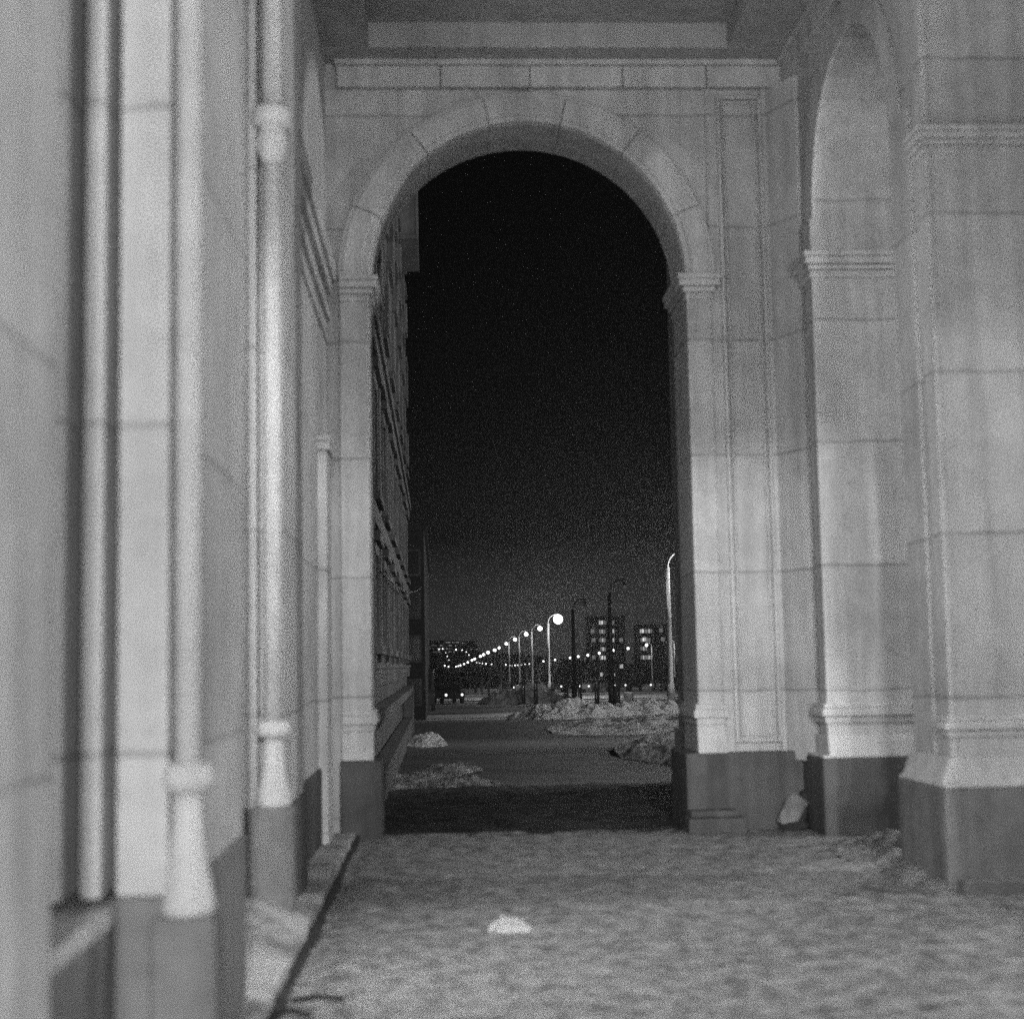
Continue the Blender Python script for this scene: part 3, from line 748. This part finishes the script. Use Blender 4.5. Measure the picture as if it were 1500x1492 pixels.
for k, (a, c, top, lab) in enumerate(((629, 650, 938.5, 'long far slab of flats on the hill, nearest the dark house'), (651, 673, 938.5, 'long far slab of flats in the middle of the hilltop'), (674, 700, 939.5, 'far slab of flats at the right end of the hilltop'))):
    wn = []
    for r_ in range(4):
        x = a + 1.5
        while x < c - 1:
            if random.random() < (.6 if k < 2 else .3): wn.append((x, top + 2 + r_ * 4.6, random.random() < .6))
            x += 2.1
    block('apartment_slab', a, c, top, 1330, lab, wn, 12, .7, .9, M_concrete, 1.0)

# ------------------------------------------------------------------ cars
def car(p, rz, lab, paint, lit=True, h=1.42, L=4.2, van=False):
    t = thing('delivery_van' if van else 'car', p, lab, 'van' if van else 'car', None if van else 'cars on the far road')
    w2 = .82
    if van: prof = [(-2.2, .35), (2.2, .35), (2.25, .9), (2.0, 1.15), (1.75, 2.0), (1.5, 2.15), (-2.1, 2.2), (-2.25, 2.0)]
    else: prof = [(-2.05, .38), (2.05, .38), (2.12, .62), (2.02, .86), (.95, .95), (.42, 1.38), (.2, 1.43), (-.75, 1.43), (-1.35, 1.0), (-2.02, .92), (-2.12, .65)]
    def P(bm):
        m = Matrix.Translation(p) @ Matrix.Rotation(rz, 4, 'Z')
        bmesh.ops.transform(bm, matrix=m, verts=bm.verts); return bm
    bm = new_bm(); prism(bm, prof, 'y', -w2, w2); obj('body', P(bm), paint, t, .05)
    bm = new_bm()
    if van: box(bm, .6, 1.45, -w2 - .01, w2 + .01, 1.3, 1.9); prism(bm, [(2.0, 1.2), (2.03, 1.2), (1.80, 1.95), (1.77, 1.95)], 'y', -.7, .7)
    else:
        prism(bm, [(.85, 1.0), (.42, 1.34), (-.72, 1.36), (-1.2, 1.02)], 'y', -w2 - .012, w2 + .012)
        prism(bm, [(.96, .985), (.99, .98), (.47, 1.36), (.44, 1.365)], 'y', -.66, .66)
    obj('window', P(bm), M_glass, t)
    for x in (-1.3, 1.3):
        for s in (-1, 1):
            bm = new_bm(); bmesh.ops.create_cone(bm, cap_ends=True, segments=18, radius1=.32, radius2=.32, depth=.2)
            for v in bm.verts: v.co = Vector((v.co.x + x, v.co.z + s * .76, v.co.y + .32))
            obj('wheel', P(bm), M_tyre, t, .02)
    for s in (-1, 1):
        bm = new_bm(); ball(bm, (2.10, s * .6, .68 if not van else .8), .095, 12); obj('headlight', P(bm), M_head if lit else M_glass, t)
def cz(px, Y): q = at(px, 1000, Y); q.z = zg(q.x, Y); return q
car(cz(656, 118), R(-90 + 12), 'oncoming dark car with two blurred headlights beyond the path', M_car)
car(cz(613, 84.0), R(-90), 'dark van parked against the sooty house with one light catching', M_car, False, van=True)
for px, Y, rz, lab, pm in ((775, 168, -125, 'car with bright headlights at the left end of the far road', M_carlight), (826, 171, -118, 'dark car between the white glare lamp and the unlit lamp on the far road', M_car), (872, 168, -130, 'pale car on the far road left of the tall unlit lamp post', M_carlight), (921, 172, -122, 'car on the far road right of the tall unlit lamp post', M_car), (975, 168, -128, 'pale car on the far road next to the right pier', M_carlight)):
    q = cz(px, Y); q.z += .06; car(q, R(rz), lab, pm)

# ------------------------------------------------------------------ haze
bm = new_bm(); box(bm, -700, 900, -80, 1700, -8.0, 23.5)
hz = obj('haze', bm, bpy.data.materials.new('night haze'))
m = hz.data.materials[0]; m.use_nodes = True; t = m.node_tree; t.nodes.clear()
o_ = t.nodes.new('ShaderNodeOutputMaterial'); pv = t.nodes.new('ShaderNodeVolumePrincipled')
pv.inputs['Color'].default_value = G(.9); pv.inputs['Density'].default_value = .00036; pv.inputs['Anisotropy'].default_value = .65
t.links.new(pv.outputs[0], o_.inputs['Volume'])
try: m.cycles.volume_sampling = 'EQUIANGULAR'
except Exception: pass
tag(hz, 'thin night haze glowing round the far lamps', kind='stuff')
